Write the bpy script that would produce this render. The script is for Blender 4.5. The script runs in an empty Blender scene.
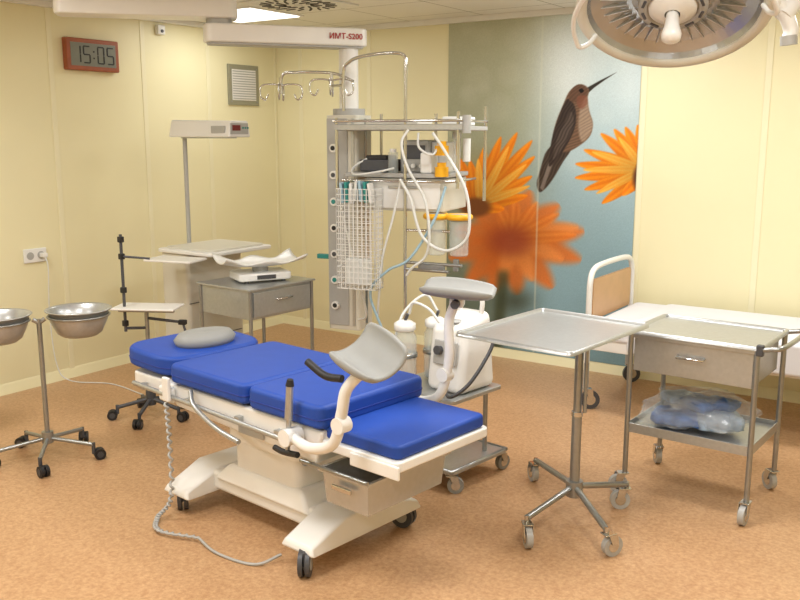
import bpy, math, random, bmesh
import numpy as np
from mathutils import Vector, Matrix, Quaternion, noise
random.seed(4)
sc=bpy.context.scene
try: sc.view_settings.view_transform='Standard'
except Exception: pass
COL=bpy.context.collection
pi=math.pi
# ------------------------------------------------------------ materials
def lin(h):
    r=[int(h[i:i+2],16)/255 for i in (0,2,4)]
    return tuple((c/12.92 if c<=.04045 else ((c+.055)/1.055)**2.4) for c in r)+(1,)
def mat(name,h,rough=.5,metal=0,var=.0,scale=30,bump=0,emit=0,spec=None,alpha=1,trans=0):
    m=bpy.data.materials.new(name);m.use_nodes=True
    nt=m.node_tree;b=nt.nodes['Principled BSDF']
    c=lin(h)
    b.inputs['Base Color'].default_value=c;b.inputs['Roughness'].default_value=rough;b.inputs['Metallic'].default_value=metal
    if alpha<1:b.inputs['Alpha'].default_value=alpha
    if trans:b.inputs['Transmission Weight'].default_value=trans
    if spec is not None:b.inputs['Specular IOR Level'].default_value=spec
    if emit:
        b.inputs['Emission Color'].default_value=c;b.inputs['Emission Strength'].default_value=emit
    tc=nt.nodes.new('ShaderNodeTexCoord');n=nt.nodes.new('ShaderNodeTexNoise');n.inputs['Scale'].default_value=scale
    n.inputs['Detail'].default_value=4
    nt.links.new(tc.outputs['Object'],n.inputs['Vector'])
    if var>0:
        r=nt.nodes.new('ShaderNodeValToRGB')
        r.color_ramp.elements[0].position=.3;r.color_ramp.elements[1].position=.7
        r.color_ramp.elements[0].color=tuple(x*(1-var) for x in c[:3])+(1,)
        r.color_ramp.elements[1].color=tuple(min(1,x*(1+var)) for x in c[:3])+(1,)
        nt.links.new(n.outputs['Fac'],r.inputs['Fac']);nt.links.new(r.outputs['Color'],b.inputs['Base Color'])
    if bump>0:
        bp=nt.nodes.new('ShaderNodeBump');bp.inputs['Strength'].default_value=bump;bp.inputs['Distance'].default_value=.002
        nt.links.new(n.outputs['Fac'],bp.inputs['Height']);nt.links.new(bp.outputs['Normal'],b.inputs['Normal'])
    return m
M_wall=mat('wall_panel_yellow','e9e2bb',.45,var=.02,scale=1.5)
M_strip=mat('wall_strip','ebe5c3',.38)
M_white=mat('white_paint','e6e5e1',.35,var=.02,scale=8)
M_plastic=mat('white_plastic','e6e6e3',.3)
M_cream=mat('cream_plastic','d0cdc0',.4,var=.02,scale=6)
M_steel=mat('brushed_steel','b2b4b3',.32,.66,var=.05,scale=60)
M_basin=mat('basin_steel','c0c3c4',.25,.55,var=.04,scale=40)
M_steeld=mat('steel_tube','9c9e9d',.28,.78,var=.05,scale=40)
M_chrome=mat('chrome','c8c8c6',.14,.95,var=.03,scale=30)
M_blue=mat('blue_vinyl','1f469f',.5,var=.04,scale=12,bump=.15,spec=.35)
M_bluep=mat('blue_piping','17348c',.5,var=.04)
M_grey=mat('grey_foam','8f908d',.55,var=.03,scale=20,bump=.1)
M_black=mat('black_rubber','1c1c1e',.5,var=.1)
M_dgrey=mat('dark_grey_plastic','45464a',.45,var=.06)
M_lgrey=mat('light_grey_plastic','aaaaa7',.4,var=.03)
M_tyre=mat('grey_tyre','8d8d8a',.6,var=.05)
M_yel=mat('yellow_plastic','eeb01a',.4,var=.04)
M_brown=mat('clock_brown','9a5232',.45,var=.1,scale=20)
M_lcd=mat('lcd_panel','7d7f74',.3,var=.02)
M_seg=mat('lcd_segment','1b1d1a',.4,var=.05)
M_red=mat('red_letters','a8161c',.5,var=.03)
M_reddisp=mat('red_display','5a0e0c',.3,var=.05,emit=.4)
M_glass=mat('jar_plastic','dfe6e4',.1,alpha=.35,var=.02)
M_bag=mat('clear_bag','dbe3ea',.06,alpha=.2,var=.05,scale=14)
M_bagin=mat('bag_contents','3f66a6',.6,var=.5,scale=14)
M_bagwhite=mat('bag_contents_white','9fb3cb',.6,var=.25,scale=16)
M_beige=mat('headboard_beige','c79f76',.4,var=.05,scale=10)
M_sheet=mat('white_sheet','dadbe0',.7,var=.02,scale=5,bump=.3)
M_hose=mat('hose_white','d9dbd8',.35,var=.02)
M_hoseb=mat('hose_blue','9fbfd0',.35,var=.04)
M_vent=mat('vent_grey','9b9a86',.5,.3,var=.05)
M_ventd=mat('vent_dark','3c3c38',.6,var=.05)
M_teal=mat('teal_mark','2e8c86',.5,var=.03)
# ------------------------------------------------------------ builders
def root(name,loc=(0,0,0),rz=0):
    e=bpy.data.objects.new(name,None);e.empty_display_size=.1
    e.location=loc;e.rotation_euler=(0,0,rz);COL.objects.link(e);return e
def mk(p,name,verts,faces,m,smooth=False,loc=(0,0,0),rot=(0,0,0),bev=0,seg=2,sub=0):
    me=bpy.data.meshes.new(name);me.from_pydata([tuple(v) for v in verts],[],faces);me.update()
    if m:me.materials.append(m)
    if smooth is True:
        for f in me.polygons:f.use_smooth=True
    elif smooth:
        for f,s in zip(me.polygons,smooth):f.use_smooth=s
    o=bpy.data.objects.new(name,me);COL.objects.link(o)
    if p:o.parent=p
    o.location=loc;o.rotation_euler=rot
    if bev:
        b=o.modifiers.new('b','BEVEL');b.width=bev;b.segments=seg;b.limit_method='ANGLE'
        if seg>2:
            for f in me.polygons:f.use_smooth=True
            b.harden_normals=True
    if sub:
        s=o.modifiers.new('s','SUBSURF');s.levels=sub;s.render_levels=sub
    return o
def box(p,name,c,s,m,bev=.003,rot=(0,0,0),seg=2):
    x,y,z=s[0]/2,s[1]/2,s[2]/2
    v=[(-x,-y,-z),(x,-y,-z),(x,y,-z),(-x,y,-z),(-x,-y,z),(x,-y,z),(x,y,z),(-x,y,z)]
    f=[(0,3,2,1),(4,5,6,7),(0,1,5,4),(1,2,6,5),(2,3,7,6),(3,0,4,7)]
    return mk(p,name,v,f,m,False,c,rot,bev,seg)
def rings(p,name,rs,m,cap=True,smooth=True,closed=False):
    n=len(rs[0]);v=[];f=[];sm=[]
    for r in rs:v+=list(r)
    k=len(rs)
    for i in range(k if closed else k-1):
        a=i*n;b=((i+1)%k)*n
        for j in range(n):
            f.append((a+j,a+(j+1)%n,b+(j+1)%n,b+j));sm.append(smooth)
    if cap and not closed:
        a=len(v);v+=list(rs[0]);f.append(tuple(range(a+n-1,a-1,-1)));sm.append(False)
        a=len(v);v+=list(rs[-1]);f.append(tuple(range(a,a+n)));sm.append(False)
    return mk(p,name,v,f,m,sm)
def cyl(p,name,a,b,r,m,r2=None,seg=20):
    a=Vector(a);b=Vector(b);d=(b-a).normalized();q=Vector((0,0,1)).rotation_difference(d)
    r2=r if r2 is None else r2
    rs=[[c+q@Vector((rr*math.cos(t*2*pi/seg),rr*math.sin(t*2*pi/seg),0)) for t in range(seg)] for c,rr in ((a,r),(b,r2))]
    return rings(p,name,rs,m)
def catmull(pts,n=8,closed=False):
    P=[Vector(x) for x in pts];out=[]
    k=len(P)
    for i in range(k if closed else k-1):
        p0=P[(i-1)%k] if closed or i>0 else P[0]*2-P[1]
        p1=P[i];p2=P[(i+1)%k]
        p3=P[(i+2)%k] if closed or i+2<k else P[-1]*2-P[-2]
        for j in range(n):
            t=j/n
            out.append(.5*((2*p1)+(p2-p0)*t+(2*p0-5*p1+4*p2-p3)*t*t+(3*p1-p0-3*p2+p3)*t**3))
    if not closed:out.append(P[-1])
    return out
def tube(p,name,pts,r,m,sm=8,closed=False,seg=10,flat=1.0):
    C=catmull(pts,sm,closed) if sm else [Vector(x) for x in pts]
    n=len(C);rs=[];q=None;prev=None
    for i in range(n):
        if closed:d=(C[(i+1)%n]-C[i-1]).normalized()
        else:d=(C[min(i+1,n-1)]-C[max(i-1,0)]).normalized()
        if prev is None:q=Vector((0,0,1)).rotation_difference(d)
        else:q=prev.rotation_difference(d)@q
        prev=d
        rs.append([C[i]+q@Vector((r*math.cos(t*2*pi/seg),r*flat*math.sin(t*2*pi/seg),0)) for t in range(seg)])
    return rings(p,name,rs,m,closed=closed)
def lathe(p,name,prof,m,loc=(0,0,0),seg=40,smooth=True,sc_=(1,1)):
    rs=[[Vector((max(r,1e-4)*math.cos(t*2*pi/seg)*sc_[0],max(r,1e-4)*math.sin(t*2*pi/seg)*sc_[1],z)) for t in range(seg)] for r,z in prof]
    o=rings(p,name,rs,m,cap=False,smooth=smooth);o.location=loc;return o
def prism(p,name,pts,z0,z1,m,bev=.004,seg=2,loc=(0,0,0),rot=(0,0,0)):
    n=len(pts);v=[(x,y,z0) for x,y in pts]+[(x,y,z1) for x,y in pts]
    f=[tuple(range(n-1,-1,-1)),tuple(range(n,2*n))]+[(i,(i+1)%n,n+(i+1)%n,n+i) for i in range(n)]
    return mk(p,name,v,f,m,False,loc,rot,bev,seg)
def rrect(x0,x1,y0,y1,r,n=5):
    o=[]
    for cx,cy,a in ((x1-r,y1-r,0),(x0+r,y1-r,90),(x0+r,y0+r,180),(x1-r,y0+r,270)):
        for i in range(n+1):
            t=math.radians(a+90*i/n);o.append((cx+r*math.cos(t),cy+r*math.sin(t)))
    return o
def sub_empty(p,name,loc=(0,0,0),rot=(0,0,0)):
    e=bpy.data.objects.new(name,None);e.empty_display_size=.05;COL.objects.link(e);e.parent=p;e.location=loc;e.rotation_euler=rot;return e
def text(p,name,s,size,loc,rot,m):
    cu=bpy.data.curves.new(name,'FONT');cu.body=s;cu.size=size;cu.align_x='CENTER';cu.align_y='CENTER';cu.extrude=.001;cu.offset=.0006
    cu.materials.append(m);o=bpy.data.objects.new(name,cu);COL.objects.link(o)
    if p:o.parent=p
    o.location=loc;o.rotation_euler=rot;return o
def castor(p,name,x,y,top,r=.045,tyre=None,ang=0,twin=False,fm=None):
    tyre=tyre or M_tyre;fm=fm or M_chrome
    c,s=math.cos(ang),math.sin(ang)
    wx,wy=x+c*.03,y+s*.03
    offs=(-.014,.014) if twin else (0,)
    for i,o_ in enumerate(offs):
        w=.009 if twin else .013
        a=(wx-s*(o_-w),wy+c*(o_-w),r);b=(wx-s*(o_+w),wy+c*(o_+w),r)
        cyl(p,name+'_tyre%d'%i,a,b,r,tyre,seg=28)
        a=(wx-s*(o_-w-.002),wy+c*(o_-w-.002),r);b=(wx-s*(o_+w+.002),wy+c*(o_+w+.002),r)
        cyl(p,name+'_hub%d'%i,a,b,r*.55,fm,seg=20)
    if not twin:
        for q_ in (-1,1):
            o_=q_*.02
            prism(p,name+'_fork%d'%q_,[(-.03,.0),(.012,-.0),(.02,-r*.98),(.0,-r*1.15),(-.012,-r*.95)],-.0015,.0015,fm,0,loc=(wx-s*o_,wy+c*o_,2*r+.008),rot=(pi/2,0,ang))
        box(p,name+'_crown',(x+c*.01,y+s*.01,2*r+.01),(.055,.043,.006),fm,.002,(0,0,ang))
    else:
        box(p,name+'_hood',(wx-c*.008,wy-s*.008,r*1.45),(r*1.5,.012,r*1.1),tyre,.008,(0,0,ang))
    cyl(p,name+'_stem',(x,y,1.2*r if twin else 2*r),(x,y,top),.01,fm)
# ------------------------------------------------------------ room
HC=2.57;RX=7.4;RY=-8.0
def nodes_floor():
    m=bpy.data.materials.new('floor_linoleum');m.use_nodes=True;nt=m.node_tree;b=nt.nodes['Principled BSDF']
    tc=nt.nodes.new('ShaderNodeTexCoord')
    n=nt.nodes.new('ShaderNodeTexNoise');n.inputs['Scale'].default_value=55;n.inputs['Detail'].default_value=8;n.inputs['Roughness'].default_value=.85
    n2=nt.nodes.new('ShaderNodeTexNoise');n2.inputs['Scale'].default_value=1.2;n2.inputs['Detail'].default_value=3
    r=nt.nodes.new('ShaderNodeValToRGB');e=r.color_ramp.elements
    e[0].position=.36;e[0].color=lin('a87c55');e[1].position=.64;e[1].color=lin('d2ac82')
    x=nt.nodes.new('ShaderNodeMixRGB');x.blend_type='MULTIPLY';x.inputs['Fac'].default_value=1
    r2=nt.nodes.new('ShaderNodeValToRGB');r2.color_ramp.elements[0].position=.3;r2.color_ramp.elements[0].color=(.94,.93,.92,1);r2.color_ramp.elements[1].position=.7;r2.color_ramp.elements[1].color=(1,1,1,1)
    for q in (n,n2):nt.links.new(tc.outputs['Object'],q.inputs['Vector'])
    nt.links.new(n.outputs['Fac'],r.inputs['Fac']);nt.links.new(n2.outputs['Fac'],r2.inputs['Fac'])
    nt.links.new(r.outputs['Color'],x.inputs['Color1']);nt.links.new(r2.outputs['Color'],x.inputs['Color2'])
    nt.links.new(x.outputs['Color'],b.inputs['Base Color']);b.inputs['Roughness'].default_value=.36
    return m
def nodes_ceiling():
    m=bpy.data.materials.new('ceiling_tiles');m.use_nodes=True;nt=m.node_tree;b=nt.nodes['Principled BSDF']
    tc=nt.nodes.new('ShaderNodeTexCoord');mp=nt.nodes.new('ShaderNodeMapping');mp.inputs['Location'].default_value=(.33,-.15,0)
    br=nt.nodes.new('ShaderNodeTexBrick');br.offset=0;br.inputs['Scale'].default_value=1
    br.inputs['Brick Width'].default_value=.65;br.inputs['Row Height'].default_value=.6;br.inputs['Mortar Size'].default_value=.006;br.inputs['Mortar Smooth'].default_value=.2
    br.inputs['Color1'].default_value=lin('eeede8');br.inputs['Color2'].default_value=lin('ebeae4');br.inputs['Mortar'].default_value=lin('a9a89c')
    nt.links.new(tc.outputs['Object'],mp.inputs['Vector']);nt.links.new(mp.outputs['Vector'],br.inputs['Vector']);nt.links.new(br.outputs['Color'],b.inputs['Base Color'])
    b.inputs['Roughness'].default_value=.5
    return m
box(None,'floor',(RX/2,RY/2,-.05),(RX+.4,-RY+.4,.1),nodes_floor(),0)
box(None,'ceiling',(RX/2,RY/2,HC+.05),(RX+.4,-RY+.4,.1),nodes_ceiling(),0)
box(None,'wall_left',(-.05,RY/2,HC/2),(.1,-RY+.2,HC),M_wall,0)
box(None,'wall_back',(RX/2,.05,HC/2),(RX+.2,.1,HC),M_wall,0)
box(None,'wall_right',(RX+.05,RY/2,HC/2),(.1,-RY+.2,HC),M_wall,0)
box(None,'wall_front',(RX/2,RY-.05,HC/2),(RX+.2,.1,HC),M_wall,0)
k=1
for x in (.27,1.0,3.30,4.09,4.88,5.67,6.46):
    box(None,'trim_%d'%k,(x,-.002,HC/2),(.04,.006,HC),M_strip,.002);k+=1
for y in (-.03,-.82,-1.47,-2.25,-3.0,-3.8,-4.6,-5.4,-6.2,-7.0):
    box(None,'trim_%d'%k,(.002,y,HC/2),(.006,.04 if y<-.1 else .02,HC),M_strip,.002);k+=1
box(None,'trim_%d'%k,(RX/2,-.02,HC-.02),(RX,.04,.04),M_white,.004);k+=1
box(None,'trim_%d'%k,(.02,RY/2,HC-.02),(.04,-RY,.04),M_white,.004);k+=1
for nm,a in (('baseboard_back',0),('baseboard_left',1)):
    if a==0:mk(None,nm,[(0,0,0),(RX,0,0),(RX,0,.07),(0,0,.07),(0,-.03,0),(RX,-.03,0),(RX,-.006,.06),(0,-.006,.06)],[(4,5,6,7),(7,6,2,3),(0,4,7,3),(1,2,6,5),(0,1,5,4),(0,3,2,1)],M_wall)
    else:mk(None,nm,[(0,RY,0),(0,0,0),(0,0,.07),(0,RY,.07),(.03,RY,0),(.03,0,0),(.006,0,.06),(.006,RY,.06)],[(4,5,6,7),(7,6,2,3),(0,4,7,3),(1,2,6,5),(0,1,5,4),(0,3,2,1)],M_wall)
# ------------------------------------------------------------ mural (a flat print on the back wall)
def mural():
    X0,X1,Z0,Z1=1.76,3.275,.07,2.53
    nx,nz=380,610
    X,Z=np.meshgrid(np.linspace(X0,X1,nx),np.linspace(Z0,Z1,nz))
    s=X-1.75;c=s/1.54
    U=447+106.6*s+10.9*s*s
    V=200+((1.20+.06*c)-Z)*(132+13*c)
    img=np.zeros(U.shape+(3,))
    def C(h):return np.array([int(h[i:i+2],16)/255 for i in (0,2,4)])
    def sst(a,b,x):
        t=np.clip((x-a)/(b-a),0,1);return t*t*(3-2*t)
    def put(mask,col):
        nonlocal img
        m=mask[...,None];img=img*(1-m)+col*m
    ty=sst(20,345,V)[...,None]
    left=C('b2b398')*(1-ty)+C('76806e')*ty
    right=C('c0d0d2')*(1-ty)+C('7fa0ac')*ty
    tx=sst(485,575,U+ (V-180)*.15)[...,None]
    img=left*(1-tx)+right*tx
    rng=random.Random(7)
    for _ in range(26):
        cx,cy,r=rng.uniform(455,640),rng.uniform(20,160),rng.uniform(5,14)
        d=np.hypot(U-cx,V-cy);put(.10*(1-sst(r-4,r+5,d)),C('e8ece4'))
    put(.75*np.exp(-(((U-560)/32)**2+((V-60)/52)**2)),C('e2e9e9'))
    put(.4*np.exp(-(((U-625)/20)**2+((V-90)/30)**2)),C('dfe8ea'))
    put(.5*np.exp(-(((U-560)/50)**2+((V-290)/60)**2)),C('96bac8'))
    put(.7*np.exp(-(((U-470)/30)**2+((V-330)/40)**2)),C('5c6b62'))
    put(.5*np.exp(-(((U-475)/22)**2+((V-170)/22)**2)),C('958655'))
    def petal(bx,by,tx_,ty_,w,soft,col,col2,a=1.0):
        dx,dy=tx_-bx,ty_-by;L=math.hypot(dx,dy);dx/=L;dy/=L
        t=((U-bx)*dx+(V-by)*dy)/L;q=(U-bx)*-dy+(V-by)*dx
        prof=w*np.clip(np.sin(np.clip(t,0,1)**.75*pi),0,1)**.6
        prof=np.where((t<0)|(t>1),-soft*2,prof)
        m=1-sst(-soft,soft,np.abs(q)-prof)
        streak=.5+.5*np.sin(q/max(w,1)*7)
        cc=col*(1-.4*streak[...,None]*(soft<3))+col2*(.4*streak[...,None]*(soft<3))
        sh=(1-.28*np.clip(1-t,0,1))[...,None]
        put(a*m,cc*sh)
    O1,O2,O3=C('ff9a20'),C('dd5c10'),C('ffc050')
    for tx_,ty_ in ((455,232),(450,262),(468,288),(492,300),(520,300),(556,292),(584,262),(586,232),(560,205),(530,190),(500,188),(470,200)):
        petal(512,240,tx_,ty_,13,6,C('ec7a30'),O2,.88)
    for tx_,ty_ in ((580,228),(566,262),(535,285),(505,282)):
        petal(515,238,tx_,ty_,9,5,C('fa9c50'),O2,.8)
    for tx_,ty_ in ((498,204),(516,198),(538,202),(560,214),(578,236)):
        petal(514,240,tx_,ty_,7,2.6,C('f7923c'),C('d9601e'),.8)
    d=np.hypot((U-512)/24,(V-243)/17);put(.75*(1-sst(.3,1.4,d)),C('96402a'))
    for a,b,w in (((506,268),(500,352),5),):
        t=np.clip((V-a[1])/(b[1]-a[1]),0,1);xc=a[0]+(b[0]-a[0])*t
        put(.75*(1-sst(w-4,w+5,np.abs(U-xc)))*sst(a[1],a[1]+12,V),C('434a34'))
    put(.7*np.exp(-(((U-518)/20)**2+((V-306)/13)**2)),C('3d4334'))
    for tx_,ty_ in ((452,172),(458,205),(460,158),(470,160),(484,146),(500,136),(516,132),(531,140),(534,156),(532,176),(528,196),(505,210)):
        petal(478,206,tx_,ty_,6.6,1.1,O1,O2)
    for tx_,ty_ in ((478,158),(508,146),(526,164),(530,186)):
        petal(480,204,tx_,ty_,4.2,.9,O3,O1)
    d=np.hypot((U-476)/17,(V-208)/11);put(.95*(1-sst(.6,1.2,d)),C('70401e'))
    for tx_,ty_ in ((634,126),(622,128),(611,130),(598,134),(582,150),(574,164),(574,178),(584,190),(602,204),(622,196),(640,130)):
        petal(645,172,tx_,ty_,6.2,1.0,O1,O2)
    for tx_,ty_ in ((616,138),(590,152),(582,170),(596,194)):
        petal(642,170,tx_,ty_,4,.8,O3,O1)
    d=np.hypot((U-648)/17,(V-178)/20);put((1-sst(.8,1.1,d)),C('5a3420'))
    def poly(P,soft,col,a=1.0,tex=0,ang=0):
        P=np.array(P,float);n=len(P);d=np.full(U.shape,1e9);ins=np.zeros(U.shape,bool)
        for i in range(n):
            x0,y0=P[i];x1,y1=P[(i+1)%n];ex,ey=x1-x0,y1-y0
            t=np.clip(((U-x0)*ex+(V-y0)*ey)/(ex*ex+ey*ey),0,1)
            d=np.minimum(d,np.hypot(U-x0-ex*t,V-y0-ey*t))
            cr=((y0>V)!=(y1>V))
            xi=(x1-x0)*(V-y0)/(y1-y0+1e-9)+x0
            ins^=cr&(U<xi)
        sd=np.where(ins,-d,d)
        cc=np.ones(U.shape+(3,))*col
        if tex:
            g=(U*math.cos(ang)+V*math.sin(ang))
            cc=cc*(1+tex*np.sin(g*2.1+np.sin(V*.35)*1.2))[...,None]
        put(a*(1-sst(-soft,soft,sd)),cc)
    def spl(P):
        return [(q.x,q.y) for q in catmull([(a,b,0) for a,b in P],4,True)]
    poly([(611,75.5),(596,82.5),(582,90),(579,95),(584,95),(590,89.5),(600,82.5)],.6,C('2a241e'))
    poly(spl([(546,150),(540,168),(536.5,183),(539,192),(544,190),(552,180),(562,162),(570,148),(562,138)]),.8,C('42362f'),1,.16,.45)
    poly([(540,188),(546,168),(552,150),(556,152),(549,172),(543,191)],.8,C('8a7d74'),.8)
    poly(spl([(571,88),(578,86),(585,91),(584,100),(586,112),(590,124),(588,136),(579,145),(566,152),(554,150),(551,138),(554,122),(560,106),(565,94)]),.8,C('6c5240'),1,.1,1.2)
    poly(spl([(583,98),(586,112),(590,124),(588,134),(580,142),(576,128),(577,110)]),1.5,C('a38e7a'),.8,.08,1.0)
    poly(spl([(564,100),(572,108),(573,126),(566,144),(557,158),(548,166),(550,140),(556,118)]),.9,C('362b27'),1,.18,.5)
    poly(spl([(568,112),(571,124),(562,146),(552,160),(555,140),(562,124)]),.9,C('5c4f48'),.6,.18,.5)
    poly(spl([(568,91),(575,86),(583,90),(583,97),(575,103),(566,101)]),.8,C('5e4334'),1,.08,.9)
    poly(spl([(574,98),(582,97),(584,104),(579,110),(574,106)]),1.2,C('7c4a38'),.7)
    poly(spl([(575,91.5),(578,90),(580,92.5),(577.5,94.5)]),.4,C('0e0c0a'))
    img*=1+.02*np.random.RandomState(3).randn(*U.shape)[...,None]
    put(.4*(1-sst(.4,1.4,np.abs(U-538))),C('d9dcca'))
    img=np.clip(img,0,1)
    L=np.where(img<=.04045,img/12.92,((img+.055)/1.055)**2.4)
    ver=np.stack([X,np.full(X.shape,-.006),Z],-1).reshape(-1,3)
    me=bpy.data.meshes.new('hummingbird_mural')
    i=np.arange(nx*nz).reshape(nz,nx)
    q=np.stack([i[:-1,:-1],i[:-1,1:],i[1:,1:],i[1:,:-1]],-1).reshape(-1,4)
    me.vertices.add(nx*nz);me.vertices.foreach_set('co',ver.ravel())
    me.loops.add(q.size);me.loops.foreach_set('vertex_index',q.ravel())
    me.polygons.add(len(q));me.polygons.foreach_set('loop_start',np.arange(0,q.size,4))
    me.update(calc_edges=True);me.validate()
    ca=me.color_attributes.new('paint','FLOAT_COLOR','POINT')
    ca.data.foreach_set('color',np.concatenate([L.reshape(-1,3),np.ones((nx*nz,1))],1).astype(np.float32).ravel())
    m=bpy.data.materials.new('mural_print');m.use_nodes=True;nt=m.node_tree
    at=nt.nodes.new('ShaderNodeAttribute');at.attribute_name='paint'
    nt.links.new(at.outputs['Color'],nt.nodes['Principled BSDF'].inputs['Base Color']);nt.nodes['Principled BSDF'].inputs['Roughness'].default_value=.4
    nt.nodes['Principled BSDF'].inputs['Specular IOR Level'].default_value=.3
    me.materials.append(m);o=bpy.data.objects.new('hummingbird_mural',me);COL.objects.link(o)
mural()
# ------------------------------------------------------------ wall clock
g=root('digital_wall_clock',(0,-1.94,2.245))
box(g,'case',(.025,0,0),(.05,.43,.215),M_brown,.008)
box(g,'lcd',(.05,0,.0),(.006,.37,.155),M_lcd,.001)
SEG={'0':'abcdef','1':'bc','5':'afgcd'}
def seg7(ch,yc):
    w,h,t=.05,.11,.012
    pos={'a':(0,h/2,w,t),'g':(0,0,w,t),'d':(0,-h/2,w,t),'f':(-w/2,h/4,t,h/2),'b':(w/2,h/4,t,h/2),'e':(-w/2,-h/4,t,h/2),'c':(w/2,-h/4,t,h/2)}
    for s_ in SEG[ch]:
        a,b,ww,hh=pos[s_]
        box(g,'segment',(.054,yc+a,b),(.003,ww-.003,hh-.003),M_seg,.0)
for ch,yc in zip('1505',(-.135,-.058,.058,.138)):seg7(ch,yc)
for z in (-.022,.022):box(g,'colon',(.054,0,z),(.003,.01,.01),M_seg,0)
# vent
g=root('wall_vent_grille',(0,-.43,2.11))
box(g,'frame_outer',(.008,0,0),(.016,.36,.33),M_vent,.004)
box(g,'panel',(.017,0,0),(.006,.28,.25),M_white,.001)
for i in range(12):box(g,'slat_%d'%i,(.021,0,-.11+i*.02),(.006,.27,.006),M_lgrey,.001,(0,.5,0))
for y in (-.15,.15):
    for z in (-.135,.135):cyl(g,'screw',(.016,y,z),(.019,y,z),.007,M_steeld)
# detector
g=root('wall_sensor',(0,-1.31,2.475))
box(g,'body',(.02,0,0),(.04,.07,.07),M_plastic,.008)
cyl(g,'lens',(.04,0,-.01),(.047,0,-.01),.012,M_dgrey)
# socket
g=root('wall_socket',(0,-2.48,.9))
box(g,'plate',(.008,0,0),(.016,.17,.095),M_plastic,.005)
for y in (-.04,.04):
    cyl(g,'well',(.014,y,0),(.019,y,0),.026,M_lgrey)
box(g,'plug',(.04,.045,-.0),(.05,.035,.03),M_plastic,.006)
tube(g,'cord',[(.06,.045,-.01),(.08,.045,-.1),(.05,.05,-.4),(.07,.06,-.75),(.15,.1,-.875),(.4,.25,-.895),(.8,.2,-.895)],.004,M_hose)
# ------------------------------------------------------------ ceiling fittings
def light_panel(x,y,w=.62,p=17):
    g=root('ceiling_light_panel',(x,y,HC))
    box(g,'frame',(0,0,-.004),(w+.03,.57,.01),M_white,.002)
    box(g,'diffuser',(0,0,-.012),(w-.02,.52,.006),M_diff,.001)
    ld=bpy.data.lights.new('lamp','AREA');ld.shape='RECTANGLE';ld.size=w-.04;ld.size_y=.5;ld.energy=p;ld.color=(.985,.985,.98)
    lo=bpy.data.objects.new('lamp',ld);COL.objects.link(lo);lo.parent=g;lo.location=(0,0,-.02)
M_diff=mat('light_diffuser','fdfdf8',.4,emit=2.0)
for x,y,p in ((.645,-1.05,8),(3.25,-1.05,20),(5.2,-1.05,21),(1.3,-4.0,26),(3.25,-4.6,33),(5.2,-4.0,30),(1.9,-6.6,34),(5.2,-6.6,36),(3.9,-2.55,30)):
    light_panel(x,y,p=p)
g=root('ceiling_swirl_vent',(1.33,-1.25,HC))
box(g,'plate',(0,0,-.006),(.6,.56,.012),M_white,.003)
for rr,n in ((.22,20),(.12,12)):
    for i in range(n):
        a=i*2*pi/n
        box(g,'slot_%d'%i,(rr*math.cos(a),rr*math.sin(a),-.014),(.085,.016,.005),M_ventd,.002,(0,0,a+.5))
cyl(g,'hub',(0,0,-.02),(0,0,-.01),.03,M_white)
# ------------------------------------------------------------ delivery bed
g=root('delivery_bed',(2.85,-3.17,0),math.radians(-7.5))
prism(g,'base_beam',rrect(-.40,.42,-.17,.17,.05),.1,.19,M_white,.02,3)
def foot(x,nm):
    mk(g,nm,[(x-.1,-.33,.09),(x+.1,-.33,.09),(x+.1,.33,.09),(x-.1,.33,.09),(x-.075,-.32,.125),(x+.075,-.32,.125),(x+.09,-.13,.20),(x-.09,-.13,.20),(x-.09,.13,.20),(x+.09,.13,.20),(x+.075,.32,.125),(x-.075,.32,.125)],
       [(0,3,2,1),(4,5,6,7),(7,6,9,8),(8,9,10,11),(0,1,5,4),(2,3,11,10),(1,2,10,9,6,5),(3,0,4,7,8,11)],M_white,bev=.015,seg=3)
foot(-.4,'foot_head');foot(.42,'foot_leg')
mk(g,'base_cover',[(-.30,-.19,.16),(.34,-.19,.16),(.34,.19,.16),(-.30,.19,.16),(-.22,-.16,.245),(.27,-.16,.245),(.27,.16,.245),(-.22,.16,.245)],[(0,3,2,1),(4,5,6,7),(0,1,5,4),(1,2,6,5),(2,3,7,6),(3,0,4,7)],M_white,bev=.02,seg=3)
prism(g,'lift_column',rrect(-.19,.24,-.15,.15,.04),.22,.40,M_plastic,.004)
prism(g,'lift_column_upper',rrect(-.21,.26,-.17,.17,.04),.37,.54,M_white,.006)
for y in (-.12,.12):tube(g,'strut',[(.25,y,.36),(.50,y,.50)],.018,M_steeld,0)
for nm,x,y,a in (('a',-.41,-.28,2.5),('b',-.41,.28,.6),('c',.44,-.29,-.9),('d',.42,.27,.2)):
    castor(g,'castor_'+nm,x,y,.12,.055,M_dgrey,a,True,M_lgrey)
prism(g,'frame_tray',rrect(-.80,.55,-.27,.27,.04),.53,.60,M_white,.012,3)
mk(g,'frame_skirt',[(-.42,-.285,.50),(.5,-.285,.46),(.5,.285,.46),(-.42,.285,.50),(-.5,-.285,.60),(.54,-.285,.6),(.54,.285,.6),(-.5,.285,.6)],[(0,3,2,1),(4,5,6,7),(0,1,5,4),(1,2,6,5),(2,3,7,6),(3,0,4,7)],M_white,bev=.012,seg=3)
for s_ in (-1,1):
    tube(g,'side_rail_%d'%s_,[(-.72,.31*s_,.56),(.35,.31*s_,.53)],.011,M_steel,0,seg=10)
    for x in (-.65,-.3,.05,.3):box(g,'rail_bracket',(x,.297*s_,.555-.012*(x+.7)),(.03,.03,.03),M_steel,.003)
box(g,'hinge_cover',(-.46,-.3,.555),(.1,.03,.07),M_plastic,.01)
box(g,'side_plate',(.12,-.292,.505),(.16,.006,.035),M_lgrey,.002)
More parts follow.
